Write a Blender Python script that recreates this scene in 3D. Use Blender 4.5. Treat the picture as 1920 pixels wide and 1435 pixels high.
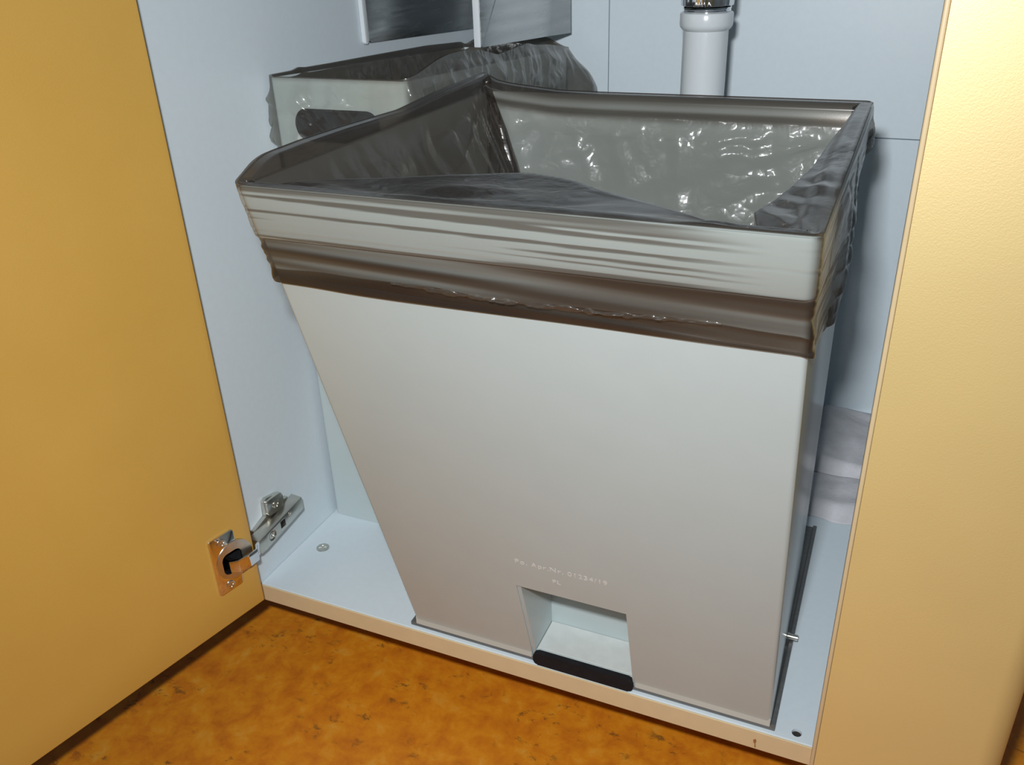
import bpy, bmesh, math, random
import numpy as np
from mathutils import Vector, Matrix

random.seed(7)
for o in list(bpy.data.objects):
    bpy.data.objects.remove(o)
scene = bpy.context.scene
COL = scene.collection

# ------------------------------------------------------------------ camera
CAM = (0.49116, -0.48769, 0.53747)
YAW, PITCH, ROLL, FPX = 0.4294, 0.4778, -0.0394, 1637.85


def make_camera():
    fwd = Vector((-math.sin(YAW) * math.cos(PITCH), math.cos(YAW) * math.cos(PITCH), -math.sin(PITCH)))
    r0 = Vector((math.cos(YAW), math.sin(YAW), 0))
    u0 = r0.cross(fwd)
    r = r0 * math.cos(ROLL) + u0 * math.sin(ROLL)
    u = -r0 * math.sin(ROLL) + u0 * math.cos(ROLL)
    cd = bpy.data.cameras.new('camera')
    cd.sensor_fit = 'HORIZONTAL'
    cd.sensor_width = 36.0
    cd.lens = 36.0 * FPX / 1920.0
    cd.clip_start = 0.01
    ob = bpy.data.objects.new('camera', cd)
    COL.objects.link(ob)
    m = Matrix(((r.x, u.x, -fwd.x, CAM[0]), (r.y, u.y, -fwd.y, CAM[1]), (r.z, u.z, -fwd.z, CAM[2]), (0, 0, 0, 1)))
    ob.matrix_world = m
    scene.camera = ob
    return fwd


FWD = make_camera()

# ------------------------------------------------------------------ world, flash, exposure
world = bpy.data.worlds.new('world')
scene.world = world
world.use_nodes = True
bg = world.node_tree.nodes['Background']
bg.inputs[0].default_value = (0.95, 0.97, 1.0, 1)
bg.inputs[1].default_value = 0.08

FLASH_STRENGTH = 7.6


def make_flash():
    # the camera's own flash, a few centimetres above and left of the lens
    ld = bpy.data.lights.new('camera_flash', 'AREA')
    ld.shape = 'RECTANGLE'
    ld.size, ld.size_y = 0.034, 0.022
    ld.energy = 1.0
    ld.color = (0.97, 0.99, 1.0)
    ld.use_nodes = True
    nt = ld.node_tree
    em = nt.nodes['Emission']
    fo = nt.nodes.new('ShaderNodeLightFalloff')
    fo.inputs['Strength'].default_value = FLASH_STRENGTH
    nt.links.new(fo.outputs['Linear'], em.inputs['Strength'])
    ob = bpy.data.objects.new('camera_flash', ld)
    COL.objects.link(ob)
    ob.location = (0.460, -0.490, 0.602)
    d = Vector((0.26, 0.1, 0.22)) - Vector(ob.location)
    ob.rotation_euler = d.to_track_quat('-Z', 'Y').to_euler()


make_flash()
vs = scene.view_settings
vs.view_transform = 'Standard'
vs.look = 'None'
vs.exposure = 0.0
vs.gamma = 1.0
vs.use_curve_mapping = False
scene.cycles.max_bounces = 14
scene.cycles.transparent_max_bounces = 28
scene.cycles.diffuse_bounces = 5


# ------------------------------------------------------------------ node helpers
def new_mat(name):
    m = bpy.data.materials.new(name)
    m.use_nodes = True
    nt = m.node_tree
    return m, nt, nt.nodes['Principled BSDF'], nt.nodes['Material Output']


def link(nt, a, b):
    nt.links.new(a, b)


def coords(nt, scale=(1, 1, 1), kind='Object'):
    tc = nt.nodes.new('ShaderNodeTexCoord')
    mp = nt.nodes.new('ShaderNodeMapping')
    mp.inputs['Scale'].default_value = scale
    link(nt, tc.outputs[kind], mp.inputs['Vector'])
    return mp.outputs['Vector']


def noise(nt, vec, scale, detail=4, rough=0.55, dist=0.0):
    n = nt.nodes.new('ShaderNodeTexNoise')
    n.inputs['Scale'].default_value = scale
    n.inputs['Detail'].default_value = detail
    n.inputs['Roughness'].default_value = rough
    n.inputs['Distortion'].default_value = dist
    link(nt, vec, n.inputs['Vector'])
    return n.outputs['Fac']


def ramp(nt, fac, stops):
    r = nt.nodes.new('ShaderNodeValToRGB')
    el = r.color_ramp.elements
    while len(el) > 1:
        el.remove(el[-1])
    el[0].position, el[0].color = stops[0][0], (*stops[0][1], 1)
    for p, c in stops[1:]:
        e = el.new(p)
        e.color = (*c, 1)
    link(nt, fac, r.inputs['Fac'])
    return r.outputs['Color']


def bump(nt, height, strength, dist=0.001):
    b = nt.nodes.new('ShaderNodeBump')
    b.inputs['Strength'].default_value = strength
    b.inputs['Distance'].default_value = dist
    link(nt, height, b.inputs['Height'])
    return b.outputs['Normal']


def simple(name, col, rough=0.5, metal=0.0, spec=0.5, var=0.0, vscale=20, bmp=0.0, bscale=800, bdist=0.0003, stretch=(1, 1, 1)):
    m, nt, p, out = new_mat(name)
    p.inputs['Base Color'].default_value = (*col, 1)
    p.inputs['Roughness'].default_value = rough
    p.inputs['Metallic'].default_value = metal
    p.inputs['Specular IOR Level'].default_value = spec
    v = coords(nt, stretch)
    if var > 0:
        lo = tuple(c * (1 - var) for c in col)
        hi = tuple(min(1, c * (1 + var)) for c in col)
        link(nt, ramp(nt, noise(nt, v, vscale, 5), [(0.3, lo), (0.7, hi)]), p.inputs['Base Color'])
    if bmp > 0:
        link(nt, bump(nt, noise(nt, v, bscale, 3), bmp, bdist), p.inputs['Normal'])
    return m


# ------------------------------------------------------------------ materials
M = {}
M['white'] = simple('white_melamine', (0.568, 0.645, 0.695), 0.42, var=0.015, vscale=160, bmp=0.12, bscale=1400)
M['tan_edge'] = simple('tan_edge_band', (0.60, 0.47, 0.28), 0.45, var=0.03, vscale=60)
M['bin'] = simple('beige_plastic', (0.438, 0.507, 0.513), 0.20, spec=0.5, var=0.012, vscale=40, bmp=0.05, bscale=900)
M['bin_lip'] = simple('pale_green_grey_plastic', (0.47, 0.50, 0.47), 0.25, var=0.02)
M['bin_pocket'] = simple('pale_pocket_plastic', (0.55, 0.59, 0.58), 0.35, var=0.05, vscale=90)
M['letter'] = simple('white_embossed_letters', (0.66, 0.68, 0.67), 0.4, var=0.05, vscale=400)
M['black'] = simple('black_rubber', (0.010, 0.010, 0.012), 0.75, spec=0.2, var=0.2, vscale=120)
M['tray'] = simple('grey_sheet_steel', (0.16, 0.165, 0.165), 0.42, metal=0.55, var=0.12, vscale=45, stretch=(1, 6, 1))
M['nickel'] = simple('nickel_plated_steel', (0.63, 0.62, 0.57), 0.28, metal=1.0, var=0.10, vscale=90, bmp=0.1, bscale=500)
M['chrome'] = simple('polished_chrome', (0.80, 0.80, 0.82), 0.07, metal=1.0, var=0.04, vscale=70)
M['dark_hole'] = simple('dark_hole_board', (0.02, 0.014, 0.012), 0.8, var=0.2, vscale=300)
M['pvc'] = simple('white_pvc_pipe', (0.60, 0.645, 0.675), 0.22, spec=0.5, var=0.01, vscale=60)
M['towel'] = simple('grey_paper_cloth', (0.50, 0.505, 0.535), 0.9, spec=0.1, var=0.08, vscale=70, bmp=0.5, bscale=350, bdist=0.0008)
M['wall'] = simple('plaster', (0.6, 0.6, 0.58), 0.8, var=0.03, vscale=8, bmp=0.1, bscale=120)


def orange_laminate():
    m, nt, p, out = new_mat('orange_pearl_laminate')
    v = coords(nt)
    c = ramp(nt, noise(nt, v, 9, 4), [(0.3, (0.515, 0.300, 0.055)), (0.7, (0.55, 0.325, 0.065))])
    link(nt, c, p.inputs['Base Color'])
    p.inputs['Roughness'].default_value = 0.44
    p.inputs['Metallic'].default_value = 0.0
    p.inputs['Specular IOR Level'].default_value = 0.75
    link(nt, bump(nt, noise(nt, v, 1500, 2, 0.6), 0.22, 0.0004), p.inputs['Normal'])
    return m


M['orange'] = orange_laminate()


def orange_flash_lit():
    m, nt, p, out = new_mat('orange_pearl_flash_lit')
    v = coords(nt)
    c = ramp(nt, noise(nt, v, 9, 4), [(0.3, (0.72, 0.545, 0.215)), (0.7, (0.76, 0.58, 0.23))])  # paler, whiter copy of the door orange: flash brightening put into the colour
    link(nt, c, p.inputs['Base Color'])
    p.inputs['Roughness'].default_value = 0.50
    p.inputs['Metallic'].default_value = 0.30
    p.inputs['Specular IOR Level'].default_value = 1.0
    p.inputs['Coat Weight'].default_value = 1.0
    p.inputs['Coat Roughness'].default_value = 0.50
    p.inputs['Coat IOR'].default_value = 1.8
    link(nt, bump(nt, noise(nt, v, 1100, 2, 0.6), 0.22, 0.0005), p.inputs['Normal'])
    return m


M['orange_flash_lit'] = orange_flash_lit()


def linoleum():
    m, nt, p, out = new_mat('orange_marbled_linoleum')
    v = coords(nt)
    a = ramp(nt, noise(nt, v, 42, 10, 0.66, 0.25), [(0.28, (0.36, 0.095, 0.003)), (0.44, (0.47, 0.145, 0.004)), (0.56, (0.53, 0.190, 0.005)), (0.74, (0.56, 0.27, 0.035))])
    v2 = coords(nt, (1.0, 1.5, 1.0))
    sp = ramp(nt, noise(nt, v2, 80, 8, 0.70, 0.35), [(0.365, (1, 1, 1)), (0.445, (0, 0, 0))])
    big = ramp(nt, noise(nt, v, 24, 3), [(0.48, (0, 0, 0)), (0.60, (1, 1, 1))])
    mul = nt.nodes.new('ShaderNodeMath')
    mul.operation = 'MULTIPLY'
    link(nt, sp, mul.inputs[0])
    link(nt, big, mul.inputs[1])
    mul2 = nt.nodes.new('ShaderNodeMath')
    mul2.operation = 'MULTIPLY'
    mul2.inputs[1].default_value = 0.75
    link(nt, mul.outputs[0], mul2.inputs[0])
    mx = nt.nodes.new('ShaderNodeMix')
    mx.data_type = 'RGBA'
    link(nt, mul2.outputs[0], mx.inputs['Factor'])
    link(nt, a, mx.inputs['A'])
    mx.inputs['B'].default_value = (0.10, 0.045, 0.008, 1)
    link(nt, mx.outputs['Result'], p.inputs['Base Color'])
    p.inputs['Roughness'].default_value = 0.5
    return m


M['lino'] = linoleum()


def stainless():
    m, nt, p, out = new_mat('brushed_stainless_steel')
    v = coords(nt, (1, 0.3, 5))
    p.inputs['Metallic'].default_value = 1.0
    c = ramp(nt, noise(nt, v, 30, 5), [(0.3, (0.36, 0.37, 0.37)), (0.7, (0.48, 0.49, 0.49))])
    link(nt, c, p.inputs['Base Color'])
    r = ramp(nt, noise(nt, v, 60, 3), [(0.3, (0.16, 0.16, 0.16)), (0.7, (0.30, 0.30, 0.30))])
    link(nt, r, p.inputs['Roughness'])
    return m


M['steel'] = stainless()


def film(name, thin, thick, body, rough=0.17, body_lo=0.05, body_hi=0.5, bstr=0.16):
    """plastic film: tinted see-through sheet with a clear glossy surface; the vertex
    attribute 'film_layers_shade' darkens the film for gathered layers and for shade painted in there."""
    m, nt, p, out = new_mat(name)
    nt.nodes.remove(p)
    at = nt.nodes.new('ShaderNodeAttribute')
    at.attribute_name = 'film_layers_shade'
    d = at.outputs['Fac']
    col = ramp(nt, d, [(0.0, thin), (1.0, thick)])
    tr = nt.nodes.new('ShaderNodeBsdfTransparent')
    link(nt, col, tr.inputs['Color'])
    uv = coords(nt, (1, 1, 1), 'UV')
    vo = nt.nodes.new('ShaderNodeTexVoronoi')
    vo.feature = 'DISTANCE_TO_EDGE'
    vo.inputs['Scale'].default_value = 55
    vo.inputs['Randomness'].default_value = 1.0
    nz = nt.nodes.new('ShaderNodeTexNoise')
    nz.inputs['Scale'].default_value = 45
    nz.inputs['Detail'].default_value = 3
    link(nt, uv, nz.inputs['Vector'])
    mixv = nt.nodes.new('ShaderNodeMix')
    mixv.data_type = 'VECTOR'
    mixv.inputs['Factor'].default_value = 0.03
    link(nt, uv, mixv.inputs['A'])
    link(nt, nz.outputs['Color'], mixv.inputs['B'])
    link(nt, mixv.outputs['Result'], vo.inputs['Vector'])
    cr = nt.nodes.new('ShaderNodeAttribute')
    cr.attribute_name = 'crinkle'
    mu = nt.nodes.new('ShaderNodeMath')
    mu.operation = 'MULTIPLY'
    link(nt, vo.outputs['Distance'], mu.inputs[0])
    link(nt, cr.outputs['Fac'], mu.inputs[1])
    nrm = bump(nt, mu.outputs[0], bstr, 0.02)
    df = nt.nodes.new('ShaderNodeBsdfDiffuse')
    df.inputs['Color'].default_value = (*body, 1)
    link(nt, nrm, df.inputs['Normal'])
    tl = nt.nodes.new('ShaderNodeBsdfTranslucent')
    tl.inputs['Color'].default_value = (*body, 1)
    bm = nt.nodes.new('ShaderNodeMixShader')
    bm.inputs[0].default_value = 0.3
    link(nt, df.outputs[0], bm.inputs[1])
    link(nt, tl.outputs[0], bm.inputs[2])
    mr = nt.nodes.new('ShaderNodeMapRange')
    mr.inputs['To Min'].default_value = body_lo
    mr.inputs['To Max'].default_value = body_hi
    link(nt, d, mr.inputs['Value'])
    m1 = nt.nodes.new('ShaderNodeMixShader')
    link(nt, mr.outputs[0], m1.inputs[0])
    link(nt, tr.outputs[0], m1.inputs[1])
    link(nt, bm.outputs[0], m1.inputs[2])
    gl = nt.nodes.new('ShaderNodeBsdfGlossy')
    gl.inputs['Roughness'].default_value = rough
    gl.inputs['Color'].default_value = (0.95, 0.95, 0.95, 1)
    link(nt, nrm, gl.inputs['Normal'])
    fr = nt.nodes.new('ShaderNodeFresnel')
    geo = nt.nodes.new('ShaderNodeNewGeometry')      # a thin sheet has the same gloss on both faces
    io = nt.nodes.new('ShaderNodeMapRange')
    io.inputs['To Min'].default_value = 1.47
    io.inputs['To Max'].default_value = 1 / 1.47
    link(nt, geo.outputs['Backfacing'], io.inputs['Value'])
    link(nt, io.outputs[0], fr.inputs['IOR'])
    link(nt, nrm, fr.inputs['Normal'])
    m2 = nt.nodes.new('ShaderNodeMixShader')
    link(nt, fr.outputs[0], m2.inputs[0])
    link(nt, m1.outputs[0], m2.inputs[1])
    gl2 = nt.nodes.new('ShaderNodeBsdfGlossy')
    gl2.inputs['Roughness'].default_value = 0.42
    gl2.inputs['Color'].default_value = (0.95, 0.95, 0.95, 1)
    link(nt, nrm, gl2.inputs['Normal'])
    gm = nt.nodes.new('ShaderNodeMixShader')
    gm.inputs[0].default_value = 0.42
    link(nt, gl.outputs[0], gm.inputs[1])
    link(nt, gl2.outputs[0], gm.inputs[2])
    link(nt, gm.outputs[0], m2.inputs[2])
    link(nt, m2.outputs[0], out.inputs['Surface'])
    return m


M['film'] = film('smoky_bag_film', (0.93, 0.92, 0.90), (0.35, 0.285, 0.235), (0.060, 0.050, 0.043), 0.19)
M['film_clear'] = film('smoky_bag_film_thin', (0.95, 0.95, 0.92), (0.42, 0.39, 0.35), (0.20, 0.195, 0.18), 0.15, 0.10)


# ------------------------------------------------------------------ object helpers
def empty(name, loc, label, cat, group=None):
    o = bpy.data.objects.new(name, None)
    o.empty_display_size = 0.02
    COL.objects.link(o)
    o.location = loc
    o['label'] = label
    o['category'] = cat
    if group:
        o['group'] = group
    return o


def put(name, me, mat, parent=None, label=None, smooth=False, auto=None):
    """link a mesh given in world coordinates as one object (child of parent)"""
    o = bpy.data.objects.new(name, me)
    COL.objects.link(o)
    if mat:
        if not me.materials:
            me.materials.append(mat)
    if parent:
        o.parent = parent
        # all meshes are built in world coordinates, so undo the parent's offset
        w = Vector((0, 0, 0))
        q = parent
        while q is not None:
            w += Vector(q.location)
            q = q.parent
        o.location = -w
    if smooth or auto:
        for f in me.polygons:
            f.use_smooth = True
        if auto:
            me.set_sharp_from_angle(angle=math.radians(auto))
    if label:
        o['label'] = label
    return o


def to_mesh(bm, name):
    bmesh.ops.recalc_face_normals(bm, faces=bm.faces)
    me = bpy.data.meshes.new(name)
    bm.to_mesh(me)
    bm.free()
    return me


def hexa(bm, c8):
    """8 corners: bottom 4 ccw, top 4 ccw"""
    v = [bm.verts.new(p) for p in c8]
    fs = [(3, 2, 1, 0), (4, 5, 6, 7), (0, 1, 5, 4), (1, 2, 6, 5), (2, 3, 7, 6), (3, 0, 4, 7)]
    return v, [bm.faces.new([v[i] for i in f]) for f in fs]


def bx(bm, x0, x1, y0, y1, z0, z1):
    return hexa(bm, [(x0, y0, z0), (x1, y0, z0), (x1, y1, z0), (x0, y1, z0), (x0, y0, z1), (x1, y0, z1), (x1, y1, z1), (x0, y1, z1)])


def box_mesh(name, x0, x1, y0, y1, z0, z1, bev=0.0, seg=2):
    bm = bmesh.new()
    bx(bm, x0, x1, y0, y1, z0, z1)
    if bev > 0:
        bmesh.ops.bevel(bm, geom=list(bm.edges), offset=bev, segments=seg, affect='EDGES', profile=0.5)
    return to_mesh(bm, name)


def lathe_mesh(name, prof, cx, cy, n=48, axis='z'):
    """prof: list of (r, h); closed with caps when r == 0"""
    bm = bmesh.new()
    rings = []
    for r, h in prof:
        if r <= 1e-9:
            rings.append([bm.verts.new((cx, cy, h))])
        else:
            rings.append([bm.verts.new((cx + r * math.cos(2 * math.pi * k / n), cy + r * math.sin(2 * math.pi * k / n), h)) for k in range(n)])
    for a, b in zip(rings[:-1], rings[1:]):
        for k in range(n):
            k2 = (k + 1) % n
            if len(a) == 1:
                bm.faces.new((a[0], b[k2], b[k]))
            elif len(b) == 1:
                bm.faces.new((a[k], a[k2], b[0]))
            else:
                bm.faces.new((a[k], a[k2], b[k2], b[k]))
    return to_mesh(bm, name)


def prism_mesh(name, pts, axis_pt, ex, ey, ez, depth, bev=0.0, seg=2):
    """outline pts (u,v) in the plane ex,ey through axis_pt, extruded by depth along ez"""
    bm = bmesh.new()
    o, ex, ey, ez = Vector(axis_pt), Vector(ex), Vector(ey), Vector(ez)
    a = [bm.verts.new(o + ex * u + ey * v) for u, v in pts]
    b = [bm.verts.new(o + ex * u + ey * v + ez * depth) for u, v in pts]
    n = len(pts)
    bm.faces.new(a[::-1])
    bm.faces.new(b)
    for k in range(n):
        bm.faces.new((a[k], a[(k + 1) % n], b[(k + 1) % n], b[k]))
    if bev > 0:
        es = [e for e in bm.edges]
        bmesh.ops.bevel(bm, geom=es, offset=bev, segments=seg, affect='EDGES', profile=0.5)
    return to_mesh(bm, name)


def rrect(u0, u1, v0, v1, r, n=6):
    pts = []
    for cx, cy, a0 in ((u1 - r, v0 + r, -90), (u1 - r, v1 - r, 0), (u0 + r, v1 - r, 90), (u0 + r, v0 + r, 180)):
        for k in range(n + 1):
            a = math.radians(a0 + 90 * k / n)
            pts.append((cx + r * math.cos(a), cy + r * math.sin(a)))
    return pts


def circle(cu, cv, r, n=24):
    return [(cu + r * math.cos(2 * math.pi * k / n), cv + r * math.sin(2 * math.pi * k / n)) for k in range(n)]


def cut(me, cutters, name):
    """boolean difference of mesh me and the cutter meshes; returns a new mesh"""
    o = bpy.data.objects.new('tmp', me)
    COL.objects.link(o)
    cs = []
    for c in cutters:
        co = bpy.data.objects.new('tmp_cut', c)
        COL.objects.link(co)
        md = o.modifiers.new('b', 'BOOLEAN')
        md.operation = 'DIFFERENCE'
        md.solver = 'EXACT'
        md.object = co
        cs.append(co)
    dg = bpy.context.evaluated_depsgraph_get()
    dg.update()
    res = bpy.data.meshes.new_from_object(o.evaluated_get(dg))
    res.name = name
    for x in cs + [o]:
        bpy.data.objects.remove(x)
    return res


# ------------------------------------------------------------------ setting: floor and room wall
HF = -0.095      # level of the linoleum; z = 0 is the cabinet's inner floor
bm = bmesh.new()
bx(bm, -1.6, 2.0, -1.8, 0.60, HF - 0.02, HF)
fl = put('floor', to_mesh(bm, 'floor'), M['lino'])
fl['kind'] = 'structure'
wl = put('wall_back', box_mesh('wall_back', -1.6, 2.0, 0.56, 0.60, HF, 1.6), M['wall'])
wl['kind'] = 'structure'

# ------------------------------------------------------------------ cabinet carcass
BACK = 0.53
XR = 0.612
cab = empty('sink_cabinet', (0.3, 0.27, HF), 'white-lined orange sink cabinet with its left door open, standing on the orange floor', 'cabinet')
side = put('side_panel', box_mesh('side_panel', -0.018, 0.0, 0.0, BACK, -0.0185, 0.70, 0.0004, 1), M['white'], cab)
put('edge_band', box_mesh('edge_band', -0.018, 0.0, -0.0012, 0.0, -0.0185, 0.70, 0.0003, 1), M['tan_edge'], side, 'tan plastic edge band')
put('side_panel', box_mesh('side_panel', XR - 0.018, XR - 0.0005, 0.0, BACK, -0.0185, 0.70, 0.0004, 1), M['white'], cab)
put('top_panel', box_mesh('top_panel', -0.018, XR, 0.0, BACK, 0.7005, 0.722, 0.0004, 1), M['white'], cab)
put('plinth', box_mesh('plinth', -0.018, XR - 0.01, 0.115, 0.131, HF, -0.0187, 0.0005, 1), M['tan_edge'], cab, 'tan plinth board set back under the cabinet')
# bottom board with a drilled hole at the right and a screw at the left
hole = prism_mesh('hole', circle(0.4855, 0.0082, 0.0036, 28), (0, 0, -0.011), (1, 0, 0), (0, 1, 0), (0, 0, 1), 0.03)
bot = cut(box_mesh('bottom_panel', 0.0002, XR - 0.0182, 0.0, BACK, -0.0185, 0.0, 0.0006, 2), [hole], 'bottom_panel')
bottom = put('bottom_panel', bot, M['white'], cab)
put('edge_band', box_mesh('edge_band', 0.0002, XR - 0.0182, -0.0014, -0.00005, -0.0185, -0.0007, 0.0004, 2), M['tan_edge'], bottom, 'tan plastic edge band')
put('drill_hole', prism_mesh('drill_hole', circle(0.4855, 0.0082, 0.0035, 28), (0, 0, -0.0108), (1, 0, 0), (0, 1, 0), (0, 0, 1), 0.0086), M['dark_hole'], bottom, 'dark drilled hole')


def screw_head(name, c, ex, ey, ez, r, mat, parent, cross=True):
    pts = circle(0, 0, r, 28)
    me = prism_mesh(name, pts, c, ex, ey, ez, 0.0009, 0.0003, 2)
    if cross:
        cu = []
        for s in (1, 0):
            a, b = (r * 0.55, r * 0.13) if s else (r * 0.13, r * 0.55)
            cu.append(prism_mesh('c', [(-a, -b), (a, -b), (a, b), (-a, b)], Vector(c) + Vector(ez) * 0.0003, ex, ey, ez, 0.002))
        me = cut(me, cu, name)
    return put(name, me, mat, parent, auto=30)


ca, sa = math.cos(0.5), math.sin(0.5)
put('chip_mark', prism_mesh('chip_mark', [(0.4563, -0.0092), (0.4579, -0.0080), (0.4587, -0.0098), (0.4582, -0.0125), (0.4587, -0.0165), (0.4577, -0.0168), (0.4575, -0.0130), (0.4565, -0.0118)], (0, -0.0013, 0), (1, 0, 0), (0, 0, 1), (0, -1, 0), 0.0003), simple('brown_chip', (0.30, 0.13, 0.04), 0.7, var=0.2, vscale=300), bottom, 'small brown chip in the edge band')
screw_head('screw_head', (0.0247, 0.0655, 0.0001), (ca, sa, 0), (-sa, ca, 0), (0, 0, 1), 0.0064, M['nickel'], bottom)['label'] = 'flat steel screw head'

# back boards: a left strip, and an upper and a lower board with a fine joint between
put('back_panel', box_mesh('back_panel', 0.0002, 0.1628, BACK, BACK + 0.008, -0.0185, 0.70, 0.0006, 1), M['white'], cab)
put('back_panel', box_mesh('back_panel', 0.1636, XR - 0.0185, BACK, BACK + 0.008, 0.3278, 0.70, 0.0006, 1), M['white'], cab)
put('back_panel', box_mesh('back_panel', 0.1636, XR - 0.0185, BACK, BACK + 0.008, -0.0185, 0.3270, 0.0006, 1), M['white'], cab)
put('joint_strip', box_mesh('joint_strip', 0.001, XR - 0.019, BACK + 0.0085, BACK + 0.012, -0.018, 0.699), M['tray'], cab, 'dark strip behind the board joints')

# ------------------------------------------------------------------ right door (closed), rounded right edge
bm = bmesh.new()
vv, ff = bx(bm, 0.5003, XR, -0.0195, -0.0022, 0.0, 0.70)
ed = [e for e in bm.edges if all(abs(v.co.x - XR) < 1e-6 and v.co.y < -0.015 for v in e.verts)]
bmesh.ops.bevel(bm, geom=ed, offset=0.0165, segments=14, affect='EDGES', profile=0.5)
ed = [e for e in bm.edges if abs(e.verts[0].co.z - e.verts[1].co.z) < 1e-6 and min(e.verts[0].co.y, e.verts[1].co.y) < -0.019]
d2 = put('door', to_mesh(bm, 'door'), M['orange_flash_lit'], cab, 'closed orange right-hand door with a rounded edge', auto=35)
put('edge_band', box_mesh('edge_band', 0.4975, 0.5002, -0.0190, -0.0022, 0.0, 0.70, 0.0009, 3), M['tan_edge'], d2, 'tan edge band of the closed door', auto=40)

# ------------------------------------------------------------------ left door (open by about 103 degrees)
DO = Vector((0.0184, -0.0178, 0.0))
DD = Vector((-0.2246, -0.97445, 0.0)).normalized()
DN = Vector((0.97445, -0.2246, 0.0)).normalized()      # inner face normal
bm = bmesh.new()
L = 0.47
c = []
for z in (0.0, 0.70):
    for s, t in ((0, -0.0185), (L, -0.0185), (L, 0), (0, 0)):
        q = DO + DD * s + DN * t
        c.append((q.x, q.y, z))
hexa(bm, c)
bmesh.ops.bevel(bm, geom=list(bm.edges), offset=0.0012, segments=3, affect='EDGES', profile=0.5)
door_l = to_mesh(bm, 'door')


def dpt(s, z, t=0.0):
    q = DO + DD * s + DN * t
    return Vector((q.x, q.y, z))


ZU = Vector((0, 0, 1))
HS, HZ = 0.0215, 0.0625     # centre of the hinge cup on the door face
cup_hole = prism_mesh('c', circle(0, 0, 0.0150, 40), dpt(HS, HZ, -0.012), DD, ZU, DN, 0.03)
door_l = cut(door_l, [cup_hole], 'door')
d1 = put('door', door_l, M['orange'], cab, 'open orange left-hand door seen from inside', auto=35)

# ------------------------------------------------------------------ concealed hinge
hin = bpy.data.objects.new('hinge', None)
COL.objects.link(hin)
hin.parent = cab
hp = dpt(HS, HZ)
hin.location = hp - Vector(cab.location)
hin['label'] = 'nickel-plated concealed hinge at the foot of the open door'


def hput(name, me, mat, **k):
    return put(name, me, mat, hin, **k)


# flange plate screwed to the door, with round cup opening
pl = prism_mesh('cup_plate', rrect(0.0175, 0.0425, 0.0345, 0.0925, 0.003, 5), DO + DN * 0.0002, DD, ZU, DN, 0.0016, 0.0004, 2)
ring = prism_mesh('cup_flange', circle(HS, HZ, 0.0182, 48), DO + DN * 0.0001, DD, ZU, DN, 0.0024, 0.0006, 3)
op = prism_mesh('c', rrect(HS - 0.0075, HS + 0.0125, HZ - 0.0115, HZ + 0.0095, 0.006, 6), DO + DN * (-0.02), DD, ZU, DN, 0.04)
op2 = op.copy()
hput('cup_plate', cut(pl, [op], 'cup_plate'), M['chrome'], auto=30)
hput('cup_flange', cut(ring, [op2], 'cup_flange'), M['nickel'], auto=30)
bm = bmesh.new()
# the cup itself: an open steel shell sunk in the door
n = 40
r_in = []
for (r, t) in ((0.0148, -0.0002), (0.0144, -0.0105), (0.0, -0.0112)):
    if r == 0:
        r_in.append([bm.verts.new(dpt(HS, HZ, t))])
    else:
        r_in.append([bm.verts.new(dpt(HS + r * math.cos(2 * math.pi * k / n), HZ + r * math.sin(2 * math.pi * k / n), t)) for k in range(n)])
for k in range(n):
    k2 = (k + 1) % n
    bm.faces.new((r_in[0][k], r_in[0][k2], r_in[1][k2], r_in[1][k]))
    bm.faces.new((r_in[1][k], r_in[1][k2], r_in[2][0]))
hput('cup', to_mesh(bm, 'cup'), M['black'], auto=30)
for zz in (0.0850, 0.0402):
    screw_head('plate_screw', dpt(0.0307, zz, 0.0018), DD, ZU, DN, 0.0041, M['nickel'], hin)

# knuckle: bent strap leaving the cup towards the cabinet wall
def strap(name, path, half, thick, mat):
    bm = bmesh.new()
    rows = []
    for i, (p, zc, hw) in enumerate(path):
        a = Vector(path[max(i - 1, 0)][0])
        b = Vector(path[min(i + 1, len(path) - 1)][0])
        t = (b - a).normalized()
        nrm = t.cross(ZU)
        p = Vector(p)
        rows.append([bm.verts.new(p + nrm * s * thick / 2 + ZU * (zc + h * hw)) for s, h in ((1, -1), (1, 1), (-1, 1), (-1, -1))])
    for r0, r1 in zip(rows[:-1], rows[1:]):
        for k in range(4):
            bm.faces.new((r0[k], r0[(k + 1) % 4], r1[(k + 1) % 4], r1[k]))
    bm.faces.new(rows[0])
    bm.faces.new(rows[-1][::-1])
    es = list(bm.edges)
    bmesh.ops.bevel(bm, geom=es, offset=0.0004, segments=2, affect='EDGES', profile=0.5)
    return hput(name, to_mesh(bm, name), mat, auto=35)


def P2(s, t):
    q = DO + DD * s + DN * t
    return (q.x, q.y, 0)


strap('knuckle', [(P2(0.0275, -0.007), 0.0565, 0.0055), (P2(0.027, 0.002), 0.0575, 0.006), (P2(0.022, 0.0075), 0.058, 0.0062), (P2(0.012, 0.0085), 0.0575, 0.0062), (P2(0.002, 0.0065), 0.0565, 0.0062), ((0.0172, -0.0135, 0), 0.0535, 0.0062), ((0.0135, -0.0035, 0), 0.0515, 0.0062)], 0.006, 0.0022, M['chrome'])
strap('knuckle_link', [(P2(0.0235, -0.008), 0.0545, 0.0075), (P2(0.0225, 0.0015), 0.0545, 0.0075), (P2(0.019, 0.0048), 0.0545, 0.0072), (P2(0.010, 0.0052), 0.055, 0.0065)], 0.006, 0.0018, M['nickel'])
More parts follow.
